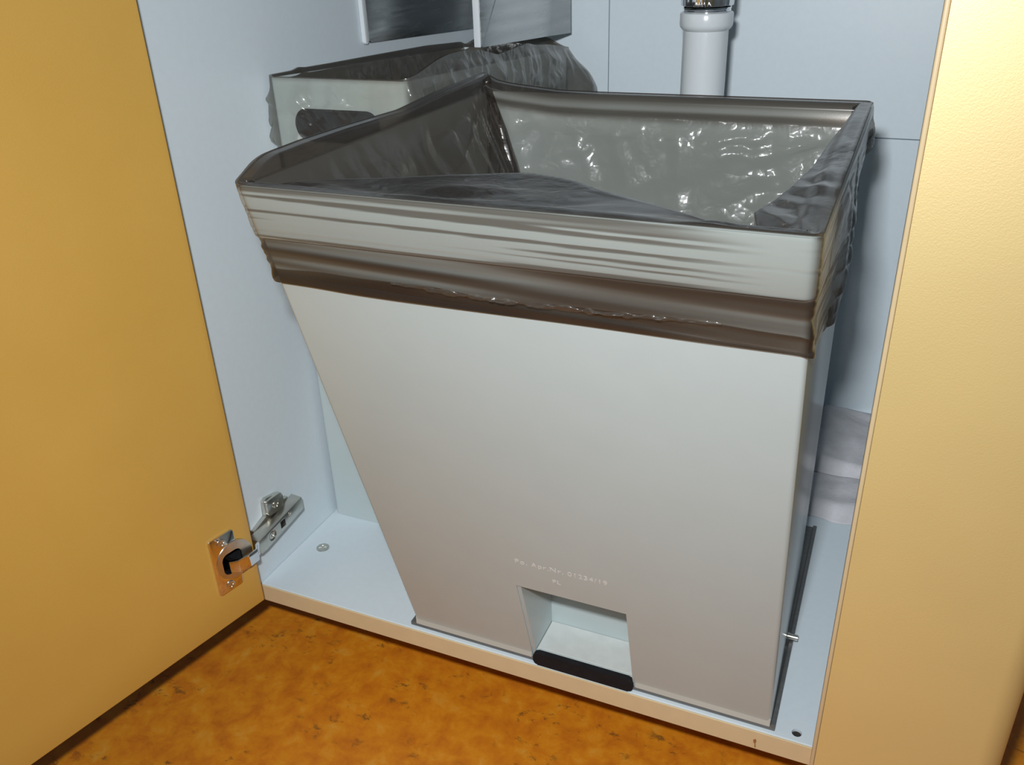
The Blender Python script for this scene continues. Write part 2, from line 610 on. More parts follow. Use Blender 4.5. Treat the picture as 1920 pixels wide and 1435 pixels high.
# arm: a channel lying along the cabinet's side wall
AX0, AX1 = 0.0045, 0.0165
bm = bmesh.new()
prof = [(-0.0085, 0.0445, 0.0585), (0.0, 0.0440, 0.0590), (0.030, 0.0476, 0.0618), (0.0575, 0.0512, 0.0646)]
rows = []
for y, z0, z1 in prof:
    rows.append([bm.verts.new((AX0, y, z0)), bm.verts.new((AX1, y, z0)), bm.verts.new((AX1, y, z1)), bm.verts.new((AX0, y, z1 + 0.0012))])
for r0, r1 in zip(rows[:-1], rows[1:]):
    for k in range(4):
        bm.faces.new((r0[k], r0[(k + 1) % 4], r1[(k + 1) % 4], r1[k]))
bm.faces.new(rows[0])
bm.faces.new(rows[-1][::-1])
bmesh.ops.bevel(bm, geom=list(bm.edges), offset=0.0008, segments=2, affect='EDGES', profile=0.5)
arm = to_mesh(bm, 'arm')
cuts = []
cuts.append(box_mesh('c', AX1 - 0.003, AX1 + 0.01, 0.0225, 0.0295, 0.0515, 0.0590))
cuts.append(prism_mesh('c', rrect(0.005, 0.0150, 0.0480, 0.0580, 0.0045, 6), (AX1 - 0.0016, 0, 0), (0, 1, 0), (0, 0, 1), (1, 0, 0), 0.01))
hput('arm', cut(arm, cuts, 'arm'), M['nickel'], auto=30)
hput('arm_slot', box_mesh('arm_slot', AX1 - 0.0042, AX1 - 0.0028, 0.0222, 0.0298, 0.0512, 0.0593), M['black'])
screw_head('arm_screw', (AX1 - 0.0015, 0.0100, 0.0530), (0, 0.9, -0.43), (0, 0.43, 0.9), (1, 0, 0), 0.0040, M['nickel'], hin)
screw_head('arm_screw', (AX1 - 0.0004, 0.0370, 0.0592), (0, 0.9, -0.43), (0, 0.43, 0.9), (1, 0, 0), 0.0020, M['nickel'], hin)
hput('mounting_plate', prism_mesh('mounting_plate', [(0.0, 0.0450), (0.052, 0.0500), (0.052, 0.0660), (0.0455, 0.0660), (0.0440, 0.0755), (0.039, 0.0782), (0.0235, 0.0820), (0.0195, 0.0800), (0.0195, 0.0640), (0.0, 0.0605)], (0.0002, 0, 0), (0, 1, 0), (0, 0, 1), (1, 0, 0), 0.0042, 0.0006, 2), M['nickel'], auto=30)
hput('plate_wing', prism_mesh('plate_wing', rrect(0.0200, 0.0420, 0.0668, 0.0835, 0.003, 5), (0.0042, 0, 0), (0, 1, -0.12), (0, 0, 1), (1, 0, 0), 0.0030, 0.0007, 2), M['nickel'], auto=30)
screw_head('wing_screw', (0.0073, 0.0315, 0.0712), (0, 1, 0), (0, 0, 1), (1, 0, 0), 0.0042, M['nickel'], hin)

# ------------------------------------------------------------------ numpy helpers for the bags
rng = np.random.RandomState(11)
_T = rng.rand(256, 256)


def vnoise(u, v, seed=0):
    u = np.asarray(u) + seed * 17.31
    v = np.asarray(v) + seed * 9.77
    i, j = np.floor(u).astype(int), np.floor(v).astype(int)
    f, g = u - i, v - j
    f = f * f * f * (f * (f * 6 - 15) + 10)
    g = g * g * g * (g * (g * 6 - 15) + 10)
    t = lambda a, b: _T[a % 256, b % 256]
    return (t(i, j) * (1 - f) + t(i + 1, j) * f) * (1 - g) + (t(i, j + 1) * (1 - f) + t(i + 1, j + 1) * f) * g - 0.5


def tri(x):
    return np.abs((x % 1.0) - 0.5) * 2 - 0.5


def crinkle(u, v, seed=0):
    """sharp-creased film: warped triangle waves in several directions (metres in, unit out)"""
    w1 = vnoise(u * 22, v * 22, seed) * 0.9
    w2 = vnoise(u * 35, v * 35, seed + 3) * 0.8
    out = np.zeros_like(u)
    r = np.random.RandomState(seed + 5)
    for k, lam in enumerate((0.060, 0.043, 0.031, 0.022, 0.016)):
        a = r.rand() * math.pi
        ph = (u * math.cos(a) + v * math.sin(a)) / lam + w1 * (1.5 if k < 2 else 1.0) + w2 + r.rand()
        mask = np.clip(vnoise(u * 14, v * 14, seed + 20 + k) * 3.0 + 0.55, 0, 1)
        out += tri(ph) * lam * mask
    return out / 0.05


def facets(u, v, cell, seed, ang=0.5):
    """random heights on a triangular lattice, joined by flat facets with sharp creases"""
    uu = u + cell * 0.55 * vnoise(u / cell * 0.6, v / cell * 0.6, seed + 1)
    vv = v + cell * 0.55 * vnoise(u / cell * 0.6, v / cell * 0.6, seed + 2)
    c_, s_ = math.cos(ang), math.sin(ang)
    a = (uu * c_ + vv * s_) / (cell * 1.5)
    b = (-uu * s_ + vv * c_) / cell
    a = a + 0.5 * b
    i, j = np.floor(a).astype(int), np.floor(b).astype(int)
    f, g = a - i, b - j
    h = lambda x, y: _T[(x * 7 + seed * 13) % 256, (y * 11 + seed * 5) % 256] - 0.5
    up = f + g > 1
    h10, h01 = h(i + 1, j), h(i, j + 1)
    h0 = np.where(up, h(i + 1, j + 1), h(i, j))
    x = np.where(up, 1 - f, f)
    y = np.where(up, 1 - g, g)
    e1 = np.where(up, h01, h10)
    e2 = np.where(up, h10, h01)
    return h0 + (e1 - h0) * x + (e2 - h0) * y


def smooth(a, b, x):
    t = np.clip((x - a) / (b - a), 0, 1)
    return t * t * (3 - 2 * t)


def loop_rect(x0, x1, y0, y1, r, step):
    """closed rounded rectangle, counter-clockwise from the middle of the front side.
    returns points, outward normals and arc length"""
    pts, nr = [], []

    def seg(a, b, n):
        m = max(2, int(math.dist(a, b) / step))
        for k in range(m):
            pts.append((a[0] + (b[0] - a[0]) * k / m, a[1] + (b[1] - a[1]) * k / m))
            nr.append(n)

    def arc(c, a0):
        m = max(6, int(r * math.pi / 2 / step))
        for k in range(m):
            a = math.radians(a0 + 90 * k / m)
            pts.append((c[0] + r * math.cos(a), c[1] + r * math.sin(a)))
            nr.append((math.cos(a), math.sin(a)))
    xm = (x0 + x1) / 2
    seg((xm, y0), (x1 - r, y0), (0, -1))
    arc((x1 - r, y0 + r), -90)
    seg((x1, y0 + r), (x1, y1 - r), (1, 0))
    arc((x1 - r, y1 - r), 0)
    seg((x1 - r, y1), (x0 + r, y1), (0, 1))
    arc((x0 + r, y1 - r), 90)
    seg((x0, y1 - r), (x0, y0 + r), (-1, 0))
    arc((x0 + r, y0 + r), 180)
    seg((x0 + r, y0), (xm, y0), (0, -1))
    p = np.array(pts)
    nn = np.array(nr, float)
    k0 = int(np.argmax(p[:, 1] - p[:, 0]))      # start the loop in the back left corner
    p, nn = np.roll(p, -k0, 0), np.roll(nn, -k0, 0)
    s = np.concatenate([[0], np.cumsum(np.linalg.norm(np.diff(p, axis=0), axis=1))])
    return p, nn, s


def sheet(name, X, Y, Z, S, V, dens, crk, mat, parent, closed=True, label=None):
    """rows x cols grid -> one smooth mesh object with uv, density and crinkle attributes"""
    R, Cn = X.shape
    co = np.stack([X, Y, Z], -1).reshape(-1, 3)
    idx = np.arange(R * Cn).reshape(R, Cn)
    nxt = np.roll(idx, -1, 1) if closed else None
    if closed:
        a, b, c_, d = idx[:-1], nxt[:-1], nxt[1:], idx[1:]
    else:
        a, b, c_, d = idx[:-1, :-1], idx[:-1, 1:], idx[1:, 1:], idx[1:, :-1]
    f = np.stack([a, b, c_, d], -1).reshape(-1, 4)
    me = bpy.data.meshes.new(name)
    me.vertices.add(len(co))
    me.vertices.foreach_set('co', co.ravel())
    nf = len(f)
    me.loops.add(nf * 4)
    me.loops.foreach_set('vertex_index', f.ravel())
    me.polygons.add(nf)
    me.polygons.foreach_set('loop_start', np.arange(0, nf * 4, 4))
    me.update(calc_edges=True)
    uvl = me.uv_layers.new(name='uv')
    uvs = np.stack([np.broadcast_to(S, X.shape), np.broadcast_to(V, X.shape)], -1).reshape(-1, 2)[f.ravel()]
    uvl.data.foreach_set('uv', uvs.ravel())
    for nm, val in (('film_layers_shade', dens), ('crinkle', crk)):
        at = me.attributes.new(nm, 'FLOAT', 'POINT')
        at.data.foreach_set('value', np.broadcast_to(val, X.shape).astype(np.float32).ravel())
    me.validate()
    return put(name, me, mat, parent, label, smooth=True)


# ------------------------------------------------------------------ tray under the front bin
tray = empty('bin_tray', (0.315, 0.13, 0.0), 'flat dark grey steel tray under the front waste bin', 'tray')
put('base_plate', box_mesh('base_plate', 0.160, 0.4702, 0.0032, 0.2655, 0.0002, 0.0040, 0.0006, 2), M['tray'], tray)
put('side_rail', box_mesh('side_rail', 0.4668, 0.4702, 0.0032, 0.2655, 0.0041, 0.0060, 0.0005, 2), M['tray'], tray)
bm = bmesh.new()
for k, (x, r) in enumerate(((0.4652, 0.0022), (0.4652, 0.0030), (0.4670, 0.0030), (0.4672, 0.0026), (0.4735, 0.0026), (0.4736, 0.0020))):
    ringv = [bm.verts.new((x, 0.0980 + r * math.cos(2 * math.pi * j / 20), 0.0093 + r * math.sin(2 * math.pi * j / 20))) for j in range(20)]
    if k:
        for j in range(20):
            bm.faces.new((prev[j], prev[(j + 1) % 20], ringv[(j + 1) % 20], ringv[j]))
    else:
        bm.faces.new(ringv)
    prev = ringv
bm.faces.new(prev)
put('roller_pin', to_mesh(bm, 'roller_pin'), M['nickel'], tray, 'small steel roller pin', auto=30)
put('front_grip', prism_mesh('front_grip', rrect(0.2770, 0.3615, 0.0004, 0.0128, 0.004, 5), (0, -0.0004, 0), (1, 0, 0), (0, 0, 1), (0, 1, 0), 0.0050, 0.0008, 2), M['black'], tray, 'black rubber front grip')

# ------------------------------------------------------------------ front waste bin
b1 = empty('waste_bin', (0.315, 0.1, 0.0042), 'large beige plastic waste bin standing in front, lettered above its foot notch', 'bin')
ZT, Z0 = 0.4175, 0.0045
FT, FB = -0.1125, 0.0035     # y of the front face at top and bottom
bm = bmesh.new()
hexa(bm, [(0.1662, FB, Z0), (0.4668, FB, Z0), (0.4628, 0.207, Z0), (0.1662, 0.207, Z0),
          (0.1595, FT, ZT), (0.4645, FT, ZT), (0.4615, 0.207, ZT), (0.1595, 0.207, ZT)])
ved = [e for e in bm.edges if abs(e.verts[0].co.z - e.verts[1].co.z) > 0.1]
bmesh.ops.bevel(bm, geom=ved, offset=0.003, segments=4, affect='EDGES', profile=0.5)
body = to_mesh(bm, 'body')
fy = lambda z: FB + (FT - FB) * (z - Z0) / (ZT - Z0)
bm = bmesh.new()
z1 = 0.13
hexa(bm, [(0.1662, fy(z1) + 0.004, z1), (0.4615, fy(z1) + 0.004, z1), (0.458, 0.203, z1), (0.1662, 0.203, z1),
          (0.1632, fy(0.5) + 0.004, 0.5), (0.4607, fy(0.5) + 0.004, 0.5), (0.4577, 0.203, 0.5), (0.1632, 0.203, 0.5)])
cav = to_mesh(bm, 'cav')
notch = box_mesh('notch', 0.2785, 0.3605, -0.2, 0.0395, 0.0118, 0.1010)
bm = bmesh.new()
yy = lambda z: fy(z) + 0.0016
hexa(bm, [(0.2755, -0.2, 0.003), (0.3610, -0.2, 0.003), (0.3610, yy(0.003), 0.003), (0.2755, yy(0.003), 0.003),
          (0.2755, -0.2, 0.1012), (0.3610, -0.2, 0.1012), (0.3610, yy(0.1012), 0.1012), (0.2755, yy(0.1012), 0.1012)])
step = to_mesh(bm, 'step')
put('body', cut(body, [cav, notch, step], 'body'), M['bin'], b1, auto=25)
put('pocket_floor', box_mesh('pocket_floor', 0.2788, 0.3602, 0.0062, 0.0392, 0.0119, 0.0132, 0.0004, 2), M['bin_pocket'], b1, 'pale floor of the foot notch')
for xa, xb in ((0.1664, 0.2752), (0.3625, 0.4664)):
    put('base_lip', box_mesh('base_lip', xa, xb, 0.0018, 0.0034, 0.0046, 0.0128, 0.0006, 2), M['bin_lip'], b1, 'pale lip along the bottom edge')

# collar: thicker rim band round the top
def lean(y, z):
    # the bin's front slopes back towards its foot; the back stays upright
    return y + (ZT - z) * 0.2797 * np.clip((0.207 - y) / 0.3195, 0, 1.05)


def collar_mesh(name, x0, x1, y0, y1, zb, zt, out, thick, r):
    p, nn, s = loop_rect(x0, x1, y0, y1, r, 0.004)
    prof = [(0.0, zb), (out * 0.9, zb + 0.0003), (out, zb + 0.0014), (out, zt - 0.0022), (out - 0.0008, zt - 0.0006), (out - 0.0022, zt), (-thick + 0.0008, zt), (-thick, zt - 0.0010), (-thick, zb)]
    bm = bmesh.new()
    rings = [[bm.verts.new((p[k][0] + nn[k][0] * o, lean(p[k][1] + nn[k][1] * o, z), z)) for k in range(len(p))] for o, z in prof]
    rings.append(rings[0])
    for a, b in zip(rings[:-1], rings[1:]):
        for k in range(len(p)):
            k2 = (k + 1) % len(p)
            bm.faces.new((a[k], a[k2], b[k2], b[k]))
    return to_mesh(bm, name)


RX0, RX1, RY0, RY1 = 0.1595, 0.4630, -0.1125, 0.2070
put('rim_collar', collar_mesh('rim_collar', RX0, RX1, RY0, RY1, 0.3860, 0.4182, 0.0024, 0.0045, 0.004), M['bin'], b1, auto=40)


def lettering(txt, size, x0, z, parent):
    cu = bpy.data.curves.new('txt', 'FONT')
    cu.body = txt
    cu.size = size
    cu.extrude = 0.00012
    cu.offset = -0.00003
    cu.space_character = 1.12
    o = bpy.data.objects.new('tmp', cu)
    COL.objects.link(o)
    dg = bpy.context.evaluated_depsgraph_get()
    dg.update()
    me = bpy.data.meshes.new_from_object(o.evaluated_get(dg))
    bpy.data.objects.remove(o)
    up = Vector((0, FT - FB, ZT - Z0)).normalized()
    ez = Vector((1, 0, 0)).cross(up)
    y = fy(z)
    mt = Matrix(((1, up.x, ez.x, x0), (0, up.y, ez.y, y), (0, up.z, ez.z, z), (0, 0, 0, 1)))
    me.transform(mt)
    w = max(v.co.x for v in me.vertices) - min(v.co.x for v in me.vertices)
    return put('lettering', me, M['letter'], parent, 'white lettering'), w


lettering('Po. Apr.Nr. 01234/19', 0.0071, 0.2790, 0.1300, b1)
lettering('PL', 0.0062, 0.3065, 0.1165, b1)

# ------------------------------------------------------------------ front bin's bag
bag1 = empty('bin_liner', (0.315, 0.05, 0.15), 'smoky brown plastic bag lining the large front bin, stretched over its rim', 'bag')
OUT = 0.0024
p, nn, s = loop_rect(RX0 - OUT, RX1 + OUT, RY0 - OUT, RY1 + OUT, 0.0055, 0.0018)
n = len(p)
px, py = p[:, 0], p[:, 1]
nx, ny = nn[:, 0], nn[:, 1]
per = s[-1]
front = smooth(0.3, 0.9, -ny)
right = smooth(0.3, 0.9, nx)
backs = smooth(0.3, 0.9, ny)
left = smooth(0.3, 0.9, -nx)
# height of the bag's edge over the rim: it stands up along the left side and peaks in the back left corner
lift_l = np.interp(py, [-0.115, -0.105, -0.094, -0.084, -0.053, -0.009, 0.0625, 0.124, 0.19, 0.209], [0.000, 0.004, 0.0085, 0.0105, 0.011, 0.0105, 0.0082, 0.0115, 0.0130, 0.0135])
lift_b = np.interp(px, [0.157, 0.162, 0.170, 0.185, 0.225, 0.26, 0.5], [0.0135, 0.0115, 0.0072, 0.0048, 0.0010, 0.0004, 0.0004])
lift = np.where(nx < -0.5, lift_l, np.where(ny > 0.5, lift_b, 0.0004))
for _ in range(3):
    lift = (np.roll(lift, 1) + lift + np.roll(lift, -1)) / 3
zr = 0.4188 + lift
hem = front * (0.3560 + 0.002 * vnoise(s * 18, s * 0, 3))
hem += right * np.interp(py, [-0.115, -0.09, -0.04, 0.01, 0.05, 0.09, 0.15, 0.21], [0.354, 0.350, 0.341, 0.338, 0.347, 0.367, 0.385, 0.392])
rest = np.clip(1 - front - right, 0, 1)
hem = (hem + rest * np.interp(py, [-0.1, 0.0], [0.357, 0.372])) / (front + right + rest)
for _ in range(4):
    hem = (np.roll(hem, 1) + hem + np.roll(hem, -1)) / 3
R = 120
V = np.linspace(0, 1, R)[:, None]
drop = (zr - hem)[None, :]
Zs = zr[None, :] - V * drop
depth = V * drop
S2 = np.broadcast_to(s[None, :], Zs.shape)
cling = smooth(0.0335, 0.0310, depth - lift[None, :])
# stretched horizontal folds
fold = 0.75 * vnoise(S2 * 3.5, Zs * 260 + S2 * 3.0, 1) + 0.7 * vnoise(S2 * 6, Zs * 560 + S2 * 6, 2)
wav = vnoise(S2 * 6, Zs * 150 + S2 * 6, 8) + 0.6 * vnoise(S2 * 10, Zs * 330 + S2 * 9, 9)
off = 0.0006 + cling * (0.00060 + 0.0009 * fold) + (1 - cling) * (-0.0006 + 0.0022 * wav)
off = np.maximum(off, np.where(cling > 0.5, 0.0002, -0.0016))
bul = right[None, :] * smooth(0.012, 0.05, depth) * 0.004 * np.exp(-((py[None, :] - 0.02) / 0.09) ** 2)
off = off + bul + right[None, :] * smooth(0.002, 0.02, depth) * 0.0075 * np.clip(vnoise(S2 * 42 + depth * 30, depth * 26, 51) + 0.18, 0, 1)
off = off * smooth(0.0, 0.003, depth) + 0.0007 * (1 - smooth(0.0, 0.003, depth))
Xs = px[None, :] + nx[None, :] * off
Ys = lean(py[None, :] + ny[None, :] * off, Zs)
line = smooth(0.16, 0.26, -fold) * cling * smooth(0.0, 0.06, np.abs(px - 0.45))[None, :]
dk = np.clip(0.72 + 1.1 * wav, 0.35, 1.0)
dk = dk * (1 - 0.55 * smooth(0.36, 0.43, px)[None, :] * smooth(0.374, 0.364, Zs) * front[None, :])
dens = cling * (0.08 + 0.42 * line) + (1 - cling) * dk  # below the collar: tint for gathered film, with its shade painted in too
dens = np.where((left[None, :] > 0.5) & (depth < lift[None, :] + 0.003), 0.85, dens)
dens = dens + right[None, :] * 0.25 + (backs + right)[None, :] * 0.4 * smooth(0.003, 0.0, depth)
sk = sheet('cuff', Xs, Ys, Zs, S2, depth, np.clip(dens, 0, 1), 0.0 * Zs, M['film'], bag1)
# gathered hem: the film turned up behind itself
V2 = np.linspace(0, 1, 8)[:, None]
Zh = hem[None, :] + V2 * (0.011 + 0.004 * vnoise(s * 20, s * 0, 5))[None, :]
wob = vnoise(np.broadcast_to(s * 30, Zh.shape), Zh * 200, 6)
offh = off[-1][None, :] - 0.0010 * np.sin(np.minimum(V2 * 3.14, 1.57)) + 0.0008 * wob * V2
sheet('hem', px[None, :] + nx[None, :] * offh, lean(py[None, :] + ny[None, :] * offh, Zh), Zh, np.broadcast_to(s[None, :], Zh.shape), V2 * 0.012, 0.55 + 0.4 * wob, 0 * Zh, M['film'], bag1)
# perforated tear line: a torn, crumpled ruffle of film along the front
ru = np.where((py < -0.11) & (px > 0.24) & (px < 0.46))[0]
ru = ru[np.argsort(px[ru])]
xs_ = np.linspace(0.245, 0.425, 420)
Vr = np.linspace(0, 1, 6)[:, None]
zline = np.interp(xs_, [0.245, 0.30, 0.36, 0.425], [0.3680, 0.3655, 0.3665, 0.3690])
nz1 = vnoise(xs_ * 260, xs_ * 0, 31)
nz2 = vnoise(xs_[None, :] * 190 + 0 * Vr, 0 * xs_[None, :] + Vr * 2.5, 32)
env = smooth(0.0, 0.05, (xs_ - 0.245)) * smooth(0, 0.06, 0.425 - xs_)
Xr = xs_[None, :] + 0.0008 * nz2
nz3 = vnoise(xs_[None, :] * 420 + 0 * Vr, 0 * xs_[None, :] + Vr * 4.0, 35)
Zr = zline[None, :] + (Vr - 0.5) * (0.0016 + 0.0030 * env * (0.5 + nz1))[None, :] + 0.0012 * nz2
Yr = (RY0 - OUT - 0.0026) - np.sin(Vr * math.pi) * (0.0006 + 0.0008 * env)[None, :] + (0.0022 * nz2 + 0.0016 * nz3) * np.sin(Vr * math.pi)
Yr = lean(Yr, Zr)
sheet('torn_edge', Xr, Yr, Zr, xs_[None, :], Vr * 0.008, 0.18 + 0 * Zr, 0 * Zr, M['film_clear'], bag1, closed=False, label='crumpled perforated edge')

# inside of the bag
w = np.zeros(n)
wf = np.interp(px, [0.157, 0.164, 0.170, 0.203, 0.235, 0.277, 0.31, 0.345, 0.40, 0.435, 0.455, 0.467], [0.010, 0.030, 0.050, 0.072, 0.100, 0.131, 0.118, 0.085, 0.043, 0.008, 0.010, 0.012])
wr_ = np.interp(py, [-0.115, -0.09, -0.06, -0.045, -0.01, 0.03, 0.12, 0.19, 0.21], [0.012, 0.030, 0.037, 0.031, 0.025, 0.020, 0.016, 0.010, 0.007])
w = np.where(ny < -0.5, wf, np.where(nx > 0.5, wr_, np.where(ny > 0.5, 0.0075, 0.0085)))
for _ in range(6):
    w = (np.roll(w, 1) + w + np.roll(w, -1)) / 3
R1, R2 = 26, 120
t1 = np.linspace(0, 1, R1)[:, None]
dropc = 0.10 * w + 0.004
wi = w[None, :]
# ledge rows: rim -> crest
Xa = px[None, :] - nx[None, :] * wi * t1
Ya = py[None, :] - ny[None, :] * wi * t1
sag = np.sin(t1 * math.pi) * (0.012 * smooth(0.03, 0.13, w))[None, :]
fall = smooth(0.0068, 0.016, t1 * wi) * t1
Za = zr[None, :] - dropc[None, :] * fall - sag * 0.35
hump = np.sin(np.minimum(t1 * 6, 1) * math.pi) * 0.0006
Za = Za + hump
# walls of the bag: crest -> down
t2 = np.linspace(0, 1, R2 + 1)[1:][:, None]
zc = Za[-1][None, :]
zbot = 0.16
Zb = zc - t2 * (zc - zbot)
g = smooth(0.0, 0.10, t2)
base_in = 0.007 + 0.010 * smooth(0.0, 0.5, t2)
fall_front = np.maximum(w[None, :], 0.0085) + 0 * t2
lip = (backs)[None, :] * (0.0065 * smooth(0.016, 0.010, zr[None, :] - Zb) - 0.0015)
inn = np.where((ny > 0.5)[None, :], base_in * 0.5 + lip + 0.0085, np.where((nx < -0.5)[None, :], 0.0085 + 0.03 * smooth(0, 0.4, t2), fall_front))
Xb = px[None, :] - nx[None, :] * inn
Yb = py[None, :] - ny[None, :] * inn
Yb = np.where((ny < -0.5)[None, :] | (np.abs(nx) > 0.3)[None, :], lean(Yb, Zb), Yb)
X1 = np.concatenate([Xa, Xb]); Y1 = np.concatenate([Ya, Yb]); Z1 = np.concatenate([Za, Zb])
rowlen = np.concatenate([t1 * wi, wi + (zc - Zb)])
S1 = np.broadcast_to(s[None, :], X1.shape)
below = zr[None, :] - Z1
bigf = facets(S1, rowlen, 0.030, 2, 0.75)
smallf = facets(S1, rowlen, 0.0105, 9, 0.6)
rgt = smooth(0.28, 0.44, px)[None, :]
cr = 1.3 * bigf + 0.75 * facets(S1, rowlen, 0.018, 14, 2.1) + smallf * (0.38 + 0.34 * rgt) * np.clip(0.5 + 2.2 * vnoise(S1 * 14, rowlen * 14, 22) + 0.5 * rgt, 0.05, 1.2) + 0.12 * facets(S1, rowlen, 0.0052, 31, 1.1) * rgt
amp_b = 0.0105 * smooth(0.010, 0.035, below)
amp_l = 0.0055 * smooth(0.004, 0.05, below)
amp = backs[None, :] * amp_b + left[None, :] * amp_l
cre = np.where((t1 * wi).shape == 0, 0, 0)
N1x = np.broadcast_to(-nx[None, :], X1.shape); N1y = np.broadcast_to(-ny[None, :], X1.shape)
crp = np.clip(cr + 0.25, -0.42, 1.2)
X1 = X1 + N1x * amp * crp; Y1 = Y1 + N1y * amp * crp
# ledges crumple upward
lf = (front + right)[None, :] * np.concatenate([np.sin(t1 * math.pi) ** 0.7 * np.ones_like(wi), 0 * Zb])
Z1 = Z1 + lf * (0.0042 * facets(S1, rowlen, 0.034, 41, 0.4) + 0.0020 * facets(S1, rowlen, 0.013, 47, 0.9) * (0.4 + smooth(0.36, 0.45, px)[None, :]) + 0.0016 * crinkle(S1 * 0.45, rowlen * 0.6, 9) + 0.0007 * vnoise(S1 * 30, rowlen * 50, 4)) * smooth(0.008, 0.03, wi)
# back-left corner gather
cd = np.hypot(px - 0.165, py - 0.205)[None, :]
X1 = X1 + 0.0035 * np.exp(-(cd / 0.02) ** 2) * np.sin(S1 * 700) * smooth(0.003, 0.03, below)
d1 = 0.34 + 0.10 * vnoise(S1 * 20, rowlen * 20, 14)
d1 = d1 + backs[None, :] * (-0.09 + 0.30 * smooth(0.010, 0.0, below) + 0.40 * smooth(0.008, 0.011, below) * smooth(0.021, 0.014, below)) + left[None, :] * 0.34 + front[None, :] * 0.42 + right[None, :] * 0.45  # back: shadow line under the rim lip painted in as denser film
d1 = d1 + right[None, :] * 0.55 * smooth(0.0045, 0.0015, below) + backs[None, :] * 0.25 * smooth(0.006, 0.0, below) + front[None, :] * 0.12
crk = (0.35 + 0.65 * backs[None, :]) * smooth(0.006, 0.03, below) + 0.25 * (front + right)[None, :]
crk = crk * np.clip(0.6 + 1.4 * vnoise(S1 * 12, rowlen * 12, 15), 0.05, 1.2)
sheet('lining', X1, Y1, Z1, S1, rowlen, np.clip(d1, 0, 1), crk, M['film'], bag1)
# bottom of the bag
bmx = bmesh.new()
cv = [bmx.verts.new((X1[-1, k], Y1[-1, k], Z1[-1, k])) for k in range(0, n, 4)]
bmx.faces.new(cv)
me = to_mesh(bmx, 'bag_bottom')
at = me.attributes.new('film_layers_shade', 'FLOAT', 'POINT')
at.data.foreach_set('value', [0.5] * len(me.vertices))
put('bag_bottom', me, M['film'], bag1)

# ------------------------------------------------------------------ back waste bin
b2 = empty('waste_bin', (0.07, 0.3, 0.0), 'tall narrow beige waste bin behind the large one, with a black hand hole', 'bin')
BX0, BX1, BY0, BY1 = 0.0045, 0.1335, 0.1205, 0.4750
slope = lambda y: -0.050 * (y - 0.1205)
bm = bmesh.new()
hexa(bm, [(BX0 - 0.001, BY0, 0.0003), (BX1 - 0.004, BY0, 0.0003), (BX1 - 0.004, BY1 - 0.01, 0.0003), (BX0 - 0.001, BY1 - 0.01, 0.0003),
          (BX0, BY0, 0.4370), (BX1, BY0, 0.4370), (BX1, BY1, 0.4370 + slope(BY1)), (BX0, BY1, 0.4370 + slope(BY1))])
ved = [e for e in bm.edges if abs(e.verts[0].co.z - e.verts[1].co.z) > 0.1]
bmesh.ops.bevel(bm, geom=ved, offset=0.004, segments=4, affect='EDGES', profile=0.5)
bb = to_mesh(bm, 'body')
cv2 = box_mesh('c', BX0 + 0.003, BX1 - 0.004, BY0 + 0.003, BY1 - 0.004, 0.02, 0.6)
hh = prism_mesh('c', rrect(0.0245, 0.1060, 0.3870, 0.4135, 0.012, 8), (0, BY0 - 0.02, 0), (1, 0, 0), (0, 0, 1), (0, 1, 0), 0.03)
put('body', cut(bb, [cv2, hh], 'body'), M['bin'], b2, auto=25)
hole_liner = cut(prism_mesh('hand_hole', rrect(0.0248, 0.1057, 0.3873, 0.4132, 0.0118, 8), (0, BY0 - 0.0010, 0), (1, 0, 0), (0, 0, 1), (0, 1, 0), 0.0075, 0.0004, 2),
                 [prism_mesh('c', rrect(0.0268, 0.1037, 0.3893, 0.4112, 0.0100, 8), (0, BY0 - 0.01, 0), (1, 0, 0), (0, 0, 1), (0, 1, 0), 0.0145)], 'hand_hole')
put('hand_hole', hole_liner, M['black'], b2, 'black hand hole', auto=30)

# ------------------------------------------------------------------ back bin's bag
bag2 = empty('bin_liner', (0.07, 0.3, 0.2), 'crumpled see-through grey plastic bag over the narrow back bin in the left corner', 'bag')
p, nn, s = loop_rect(BX0 - 0.0012, BX1 + 0.0012, BY0 - 0.0012, BY1 + 0.0012, 0.006, 0.0020)
n = len(p)
px, py = p[:, 0], p[:, 1]
nx, ny = nn[:, 0], nn[:, 1]
front = smooth(0.3, 0.9, -ny); right = smooth(0.3, 0.9, nx); backs = smooth(0.3, 0.9, ny); left = smooth(0.3, 0.9, -nx)
rim = 0.4370 + slope(py)
tr_ = np.interp(py, [0.119, 0.133, 0.165, 0.185, 0.215, 0.25, 0.285, 0.33, 0.355, 0.375, 0.41, 0.45, 0.477],
                [0.4395, 0.4405, 0.4465, 0.4485, 0.4485, 0.4445, 0.4365, 0.4375, 0.4385, 0.4345, 0.4310, 0.4250, 0.4205])
tl_ = np.interp(py, [0.119, 0.155, 0.162, 0.17, 0.21, 0.28, 0.39, 0.477], [0.4390, 0.4380, 0.4400, 0.4382, 0.4366, 0.4344, 0.4307, 0.4250])
zr = np.where(nx > 0.5, tr_, np.where(nx < -0.5, tl_, rim + 0.0012 + np.where(ny > 0.5, 0.011 * smooth(0.0, 0.03, np.minimum(px, 0.135 - px)), 0)))
for _ in range(3):
    zr = (np.roll(zr, 1) + zr + np.roll(zr, -1)) / 3
rest = np.clip(1 - front - right, 0, 1)
hem = (front * 0.325 + right * np.interp(py, [0.12, 0.3, 0.477], [0.34, 0.345, 0.355]) + rest * 0.36) / (front + right + rest)
R = 80
V = np.linspace(0, 1, R)[:, None]
Zs = zr[None, :] - V * (zr - hem)[None, :]
S2 = np.broadcast_to(s[None, :], Zs.shape)
dep = zr[None, :] - Zs
